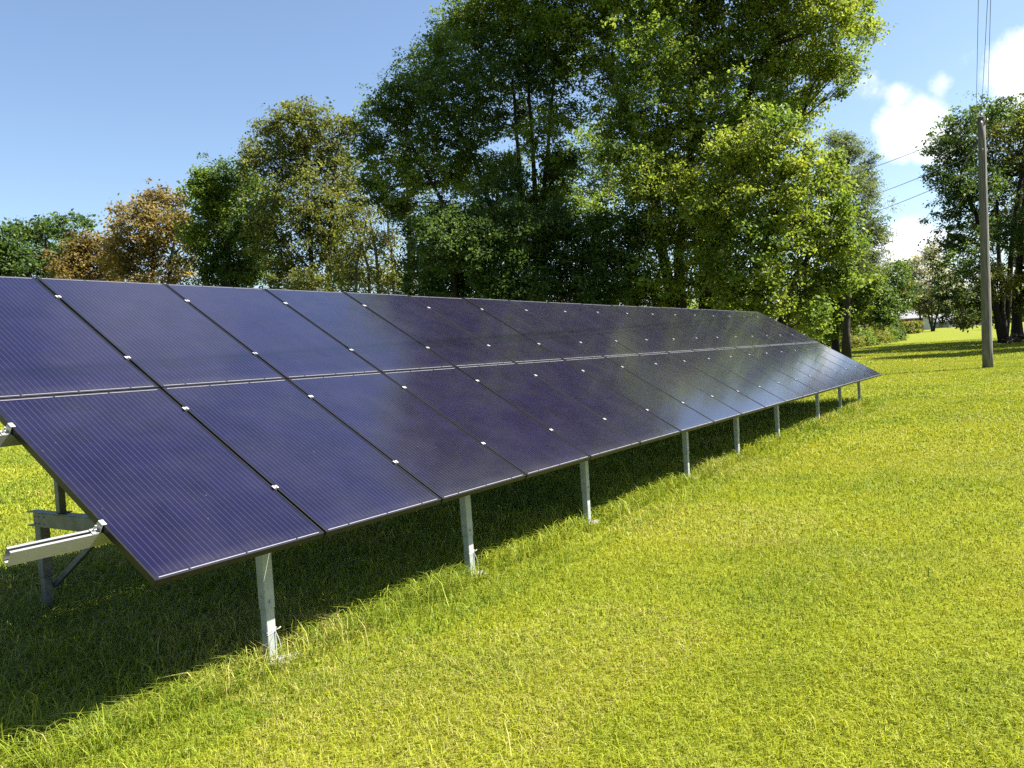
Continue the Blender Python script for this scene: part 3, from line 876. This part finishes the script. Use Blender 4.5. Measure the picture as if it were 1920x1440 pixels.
# right group
tree('broadleaf_tree', 'large dark spreading tree behind the utility pole', 'tree', 62, [[(1884, 646), (1880, 560), (1872, 430), (1862, 300)], [(1876, 500), (1830, 400), (1800, 320)], [(1872, 450), (1910, 360), (1930, 280)]],
     [(1840, 215, 36), (1875, 205, 30), (1800, 238, 36), (1762, 262, 26), (1745, 282, 16), (1790, 290, 44), (1845, 275, 60), (1905, 245, 52), (1765, 330, 36), (1820, 350, 60), (1885, 330, 62), (1790, 390, 42), (1850, 420, 60), (1800, 450, 44), (1790, 505, 38), (1835, 500, 50), (1790, 555, 32), (1830, 570, 42), (1870, 530, 46), (1775, 590, 22), (1900, 430, 50), (1808, 605, 22)],
     'dark', seed=51, lsize=.21, per=30, clump=0.86, dens=1.4, trad=.42, mix2='olive', flat=.5, depth=1.5, group='trees on the right lawn')
tree('broadleaf_tree', 'olive green tree half cut by the right edge beside the larger dark tree', 'tree', 66, [[(1908, 640), (1906, 560), (1912, 450), (1925, 330)]],
     [(1935, 220, 46), (1985, 240, 60), (1930, 300, 50), (1980, 330, 66), (1925, 390, 48), (1985, 430, 66), (1930, 470, 46), (1920, 545, 42), (1980, 530, 60), (2030, 400, 70), (2030, 300, 60), (2090, 350, 80), (2080, 470, 70), (2040, 280, 62, -9), (2090, 350, 70, -12), (2060, 430, 62, -11), (2130, 300, 66, -8), (2150, 420, 70, -9), (2100, 480, 50, -10)],
     'olive', seed=52, lsize=.21, per=30, clump=0.86, dens=2.0, trad=.42, mix2='green', depth=1.5, group='trees on the right lawn')
tree('slender_tree', 'thin young sunlit tree seen between the pole and the thick trunk', 'tree', 130, [[(1866, 614), (1866, 600), (1867, 580)]],
     [(1862, 590, 12), (1870, 600, 11), (1858, 604, 9), (1868, 576, 10)], 'yellow', seed=53, lsize=.34, per=20, clump=1.03, dens=1.6, trad=.12)

tree('broadleaf_tree', 'broad tree past the right edge whose shade crosses the lawn behind the pole', 'tree', 46, [[(2085, 660), (2085, 540), (2090, 400)]],
     [(2040, 330, 62), (2100, 250, 90), (2170, 330, 90), (2060, 440, 70), (2140, 450, 90), (2210, 420, 70), (2110, 140, 70)], 'green', seed=54, lsize=.22, per=22, clump=.8, dens=2.2, trad=.4, depth=1.0, group='trees on the right lawn')

# far wood behind everything
def far_wood():
    rng = np.random.default_rng(77)
    Vs = []; Ts = []
    for k in range(150):
        px = rng.uniform(-150, 1640); D = rng.uniform(88, 125)
        h = rng.uniform(3.5, 8)
        hor = 672.7 - (px - 960) * .061
        c = at(px, hor, D); c[2] = gz(c[0], c[1]) + h * .5
        n = 55
        v = rng.normal(0, 1, (n, 3)); v /= np.linalg.norm(v, axis=1)[:, None]
        cc = c + v * (rng.uniform(.3, 1, n) ** .5)[:, None] * np.array([2.8, 2.8, h * .55])
        V, T = leaves(cc, rng.uniform(.8, 1.5, n), 9, .55, PAL[['dark', 'green', 'olive'][rng.integers(0, 3)]], rng)
        Vs.append(V); Ts.append(T)
    for px0, px1, D0 in ((1640, 2050, 330),):
        for k in range(90):
            px = rng.uniform(px0, px1); D = rng.uniform(D0, D0 + 90); h = rng.uniform(9, 18)
            hor = 672.7 - (px - 960) * .061
            c = at(px, hor, D); c[2] = gz(c[0], c[1]) + h * .45
            n = 50
            v = rng.normal(0, 1, (n, 3)); v /= np.linalg.norm(v, axis=1)[:, None]
            cc = c + v * (rng.uniform(.3, 1, n) ** .5)[:, None] * np.array([7, 7, h * .5])
            V, T = leaves(cc, rng.uniform(1.5, 3, n), 8, 1.3, PAL[['dark', 'green', 'pine'][rng.integers(0, 3)]], rng)
            Vs.append(V); Ts.append(T)
    me = quads_mesh('far_wood', np.concatenate(Vs), 4, M_leaf, np.concatenate(Ts))
    tag(put(bpy.data.objects.new('far_wood', me)), 'distant dark woodland closing the view behind the trees', 'woodland', kind='stuff')


far_wood()


# shrubs and hedge
def shrub(label, px, D, w, h, pal, seed, name='shrub', group='shrubs on the far lawn', lsize=.22):
    rng = np.random.default_rng(seed)
    hor = 672.7 - (px - 960) * .061
    g = at(px, hor, D); base = np.array([g[0], g[1], float(gz(g[0], g[1]))])
    root = empty(name, tuple(base)); tag(root, label, name, group)
    tm = MB()
    n = int(60 * w * h / 4 + 30)
    v = rng.normal(0, 1, (n, 3)); v /= np.linalg.norm(v, axis=1)[:, None]; v[:, 2] = np.abs(v[:, 2])
    cc = v * (rng.uniform(.35, 1, n) ** .6 * (1 + .12 * rng.normal(0, 1, n)))[:, None] * np.array([w / 2, w / 2, h * .9]) + np.array([0, 0, .12])
    for q in cc[:10]:
        tm.tube(curve(np.array([rng.normal(0, .1), rng.normal(0, .1), -.1]), q, .05, 4), np.linspace(.04, .012, 4), 5, cap=False)
    tm.build('stem', M_bark, root)
    V, T = leaves(cc, np.full(n, .42), 26, lsize, PAL[pal], rng)
    put(bpy.data.objects.new('foliage', quads_mesh('foliage', V, 4, M_leaf, T)), root)


for i, (px, D, w, h, pal, lab) in enumerate([
        (1592, 76, 2.6, 1.4, 'yellow', 'low yellow green shrub closest to the small dark tree trunk'),
        (1618, 80, 3.0, 1.7, 'green', 'rounded shrub second from the small dark tree trunk'),
        (1643, 84, 3.2, 2.2, 'yellow', 'tallest upright yellow green shrub of the row'),
        (1664, 88, 2.8, 1.9, 'green', 'mid green shrub right of the tallest shrub'),
        (1682, 92, 2.4, 1.7, 'dark', 'dark shrub at the right end of the row next to the hedge')]):
    shrub(lab, px, D, w, h, pal, 100 + i, lsize=.14)


def hedge():
    rng = np.random.default_rng(5)
    a = at(1688, 628, 138); b_ = at(1722, 626, 140)
    a[2] = gz(a[0], a[1]); b_[2] = gz(b_[0], b_[1])
    n = 260
    t = rng.uniform(0, 1, n)[:, None]
    cc = a + (b_ - a) * t + rng.uniform(-1, 1, (n, 3)) * np.array([.7, .7, 0]); cc[:, 2] += rng.uniform(.15, 2.0, n)
    o = a.copy()
    V, T = leaves(cc - o, np.full(n, .5), 14, .3, PAL['yellow'] , rng)
    h = put(bpy.data.objects.new('hedge', quads_mesh('hedge', V, 4, M_leaf, T)), None, tuple(o))
    tag(h, 'clipped pale green hedge in front of the red brick wall', 'hedge')


hedge()


# ------------------------------------------------------------------ far buildings
def frame_at(px, D, yaw_extra=0.0):
    hor = 672.7 - (px - 960) * .061
    g = at(px, hor, D); z = float(gz(g[0], g[1]))
    yaw = math.atan2(FWD[1], FWD[0]) - math.pi / 2 + yaw_extra
    return (g[0], g[1], z), yaw


def house(name, label, px, D, w, d, h, rise, wall, roof, yaw_extra=0., windows=()):
    loc, yaw = frame_at(px, D, yaw_extra)
    root = empty(name, loc); root.rotation_euler = (0, 0, yaw); tag(root, label, 'building')
    m = MB()
    # walls with gables at +-x
    V = [(-w / 2, -d / 2, -.4), (w / 2, -d / 2, -.4), (w / 2, d / 2, -.4), (-w / 2, d / 2, -.4), (-w / 2, -d / 2, h), (w / 2, -d / 2, h), (w / 2, d / 2, h), (-w / 2, d / 2, h), (-w / 2, 0, h + rise), (w / 2, 0, h + rise)]
    m.add(V, [(0, 1, 5, 4), (1, 2, 6, 9, 5), (2, 3, 7, 6), (3, 0, 4, 8, 7)])
    m.build('wall', wall, root)
    r = MB(); e = .35; q = rise / (d / 2)
    for s in (-1, 1):
        r.add([(-w / 2 - e, s * (d / 2 + e), h - e * q + .02), (w / 2 + e, s * (d / 2 + e), h - e * q + .02), (w / 2 + e, 0, h + rise + .02), (-w / 2 - e, 0, h + rise + .02),
               (-w / 2 - e, s * (d / 2 + e), h - e * q + .16), (w / 2 + e, s * (d / 2 + e), h - e * q + .16), (w / 2 + e, 0, h + rise + .16), (-w / 2 - e, 0, h + rise + .16)],
              [(4, 5, 6, 7), (0, 1, 5, 4), (1, 2, 6, 5), (3, 0, 4, 7), (3, 2, 1, 0)])
    r.build('roof', roof, root)
    for (x0, x1, z0, z1, nm) in windows:
        b = MB(); b.box((x0, -d / 2 - .04, z0), (x1, -d / 2 - .005, z1)); b.build(nm, M_dark, root)


house('brick_house', 'low red brick house mostly hidden behind trees and hedge', 1688, 172, 6.6, 6, 2.7, 1.6, M_brick, M_roof, .1, [(-1.6, -.7, .9, 2.0, 'window'), (2.2, 3.0, .9, 2.0, 'window')])
house('white_garage', 'small white gabled outbuilding behind the sparse grey tree trunk', 1734, 186, 1.9, 3.4, 2.2, .9, M_wht, M_roof, math.pi / 2 - .15, [(-.5, .4, .0, 1.7, 'door')])
house('grey_barn', 'long low building with a grey roof beyond the sparse grey tree', 1762, 205, 6.5, 6, 1.5, 1.7, M_grey, M_roof, .15, [(-2.2, -1.2, .2, 1.2, 'window'), (1.2, 2.4, .2, 1.2, 'window')])
for i, (px, D, w, h, lab) in enumerate([(1782, 190, .8, 1.1, 'pale upright marker stone nearest the grey roofed building'), (1808, 190, 1.0, .9, 'widest pale marker stone at the far lawn edge'),
                                        (1826, 195, .8, 1.0, 'pale marker stone midway between the widest stone and the utility pole'), (1839, 195, .55, 1.2, 'narrow pale marker stone seen just left of the utility pole')]):
    loc, yaw = frame_at(px, D)
    m = MB(); m.box((-w / 2, -.15, -.2), (w / 2, .15, h), 0, None, .08); m.box((-w / 2 - .15, -.3, -.2), (w / 2 + .15, .3, .15), 0, None, .04)
    o = m.build('marker_stone', M_stone, None, loc); o.rotation_euler = (0, 0, yaw); tag(o, lab, 'stone', 'pale stones on the far lawn')

# dead wood at the foot of the right trees
def brush():
    rng = random.Random(3)
    g = at(1912, 642, 61); z = float(gz(g[0], g[1]))
    m = MB()
    for k in range(34):
        a = rng.uniform(0, math.pi); L = rng.uniform(.5, 1.4); cx, cy = rng.gauss(0, .55), rng.gauss(0, .5); zz = rng.uniform(.02, .8) * max(0, 1 - math.hypot(cx, cy) / 1.8)
        t = rng.uniform(-.25, .25)
        m.tube([(cx - L * math.cos(a) / 2, cy - L * math.sin(a) / 2, zz - t * L / 2), (cx, cy, zz + .03), (cx + L * math.cos(a) / 2, cy + L * math.sin(a) / 2, zz + t * L / 2)], [.05, .045, .03], 6)
    o = m.build('brush_pile', M_brown, None, (g[0], g[1], z)); tag(o, 'heap of brown dead branches at the right edge beside the tree trunks', 'brush pile')
    g = at(1897, 646, 58.5); z = float(gz(g[0], g[1])); m = MB()
    m.tube([(-.28, 0, 0), (-.05, 0, .55), (.0, .02, 1.0)], [.05, .04, .02], 6); m.tube([(.35, 0, 0), (.08, 0, .45), (-.02, 0, .9)], [.05, .04, .02], 6); m.tube([(.02, .2, 0), (.02, .1, .5), (0, 0, .8)], [.04, .03, .02], 6)
    o = m.build('forked_branch', M_palebark, None, (g[0], g[1], z)); tag(o, 'bleached forked branch propped against the thick right trunk', 'branch')


brush()


# ------------------------------------------------------------------ utility pole and wires
def pole():
    D = 30.5
    b_ = at(1852, 688, D); b_[2] = float(gz(b_[0], b_[1]))
    t = at(1840, 221, D)
    root = empty('utility_pole', tuple(b_)); tag(root, 'weathered grey wooden utility pole standing on the open lawn', 'utility pole')
    P = [b_ + (t - b_) * k for k in np.linspace(0, 1, 12)]
    P[0] = b_ - np.array([0, 0, .3])
    P = np.array(P) - b_
    m = MB(); m.tube(P[:12], np.linspace(.185, .125, 12), 14); m.build('shaft', M_pole, root, smooth=True)
    m = MB(); q = P[-1]
    m.tube([q + np.array([0, 0, -.5]), q + np.array([0, 0, .02]), q + np.array([0, 0, .06])], [.135, .132, .07], 14); m.build('pole_cap', M_poletop, root)
    gw = MB(); gw.tube([P[0] * .0 + np.array([-.165, -.09, .25])] + [P[k_] + np.array([-.16 + .0045 * k_, -.085, .0]) for k_ in range(1, 11)], .011, 5); gw.build('ground_wire', M_poletop, root)
    pins = []
    for dz, dx in ((.10, 0.), (-.12, .2), (-.12, -.2), (-.22, .0), (-1.2, .0), (-1.8, .0)):
        c = q + np.array([-.16 if dx == 0 and dz < 0 else 0, dx * .9, dz])
        m = MB(); m.tube([c + np.array([0, 0, -.06]), c, c + np.array([0, 0, .03]), c + np.array([0, 0, .07])], [.015, .05, .04, .015], 8)
        if dz < 0: m.tube([c + np.array([.14 if dx == 0 else 0, -dx * .8, -.05]), c + np.array([0, 0, -.05])], .02, 6)
        m.build('insulator', M_ceramic, root); pins.append(b_ + c)
    # wires that run overhead towards the viewer
    W = []

    def wire(a, e, sag, lab, r=.011, n=18, grp='power lines from the utility pole'):
        tt = np.linspace(0, 1, n)[:, None]; Q = a + (e - a) * tt; Q[:, 2] -= (4 * tt * (1 - tt))[:, 0] * sag
        m = MB(); m.tube(Q - a, r, 5, cap=False); o = m.build('power_line', M_wire, None, tuple(a)); tag(o, lab, 'wire', grp)
    for (px, lab), pin in zip(((1834, 'overhead wire farthest left of the three rising from the pole top'), (1851, 'middle overhead wire rising from the pole top'), (1857, 'overhead wire farthest right of the three rising from the pole top')), (pins[1], pins[0], pins[2])):
        d = ray(px, 0); zt = pin[2] - .35
        Q = CAM + d * ((zt - CAM[2]) / d[2])
        e = pin + (Q - pin) * 2.6; e[2] = pin[2] - .5
        wire(pin, e, .25, lab, .0075)
    for (p, lab), pin in zip((((1655, 302), 'upper of the three wires crossing the sky left of the pole'), ((1660, 352), 'middle of the three wires crossing the sky left of the pole'), ((1662, 384), 'lowest of the three wires crossing the sky left of the pole')), pins[3:6]):
        Q = at(p[0], p[1], 41); e = pin + (Q - pin) * 1.75
        wire(pin, e, .15, lab, .014)
    for (p, pin, lab) in (((1700, 450), b_ + q * .92, 'steep wire slanting down through the sky gap to the far houses'), ((1740, 462), b_ + q * .80, 'short steep wire slanting down close to the right dark tree')):
        Q = at(p[0], p[1], 75); e = pin + (Q - pin) * 1.55
        wire(pin, e, .3, lab, .016)


pole()
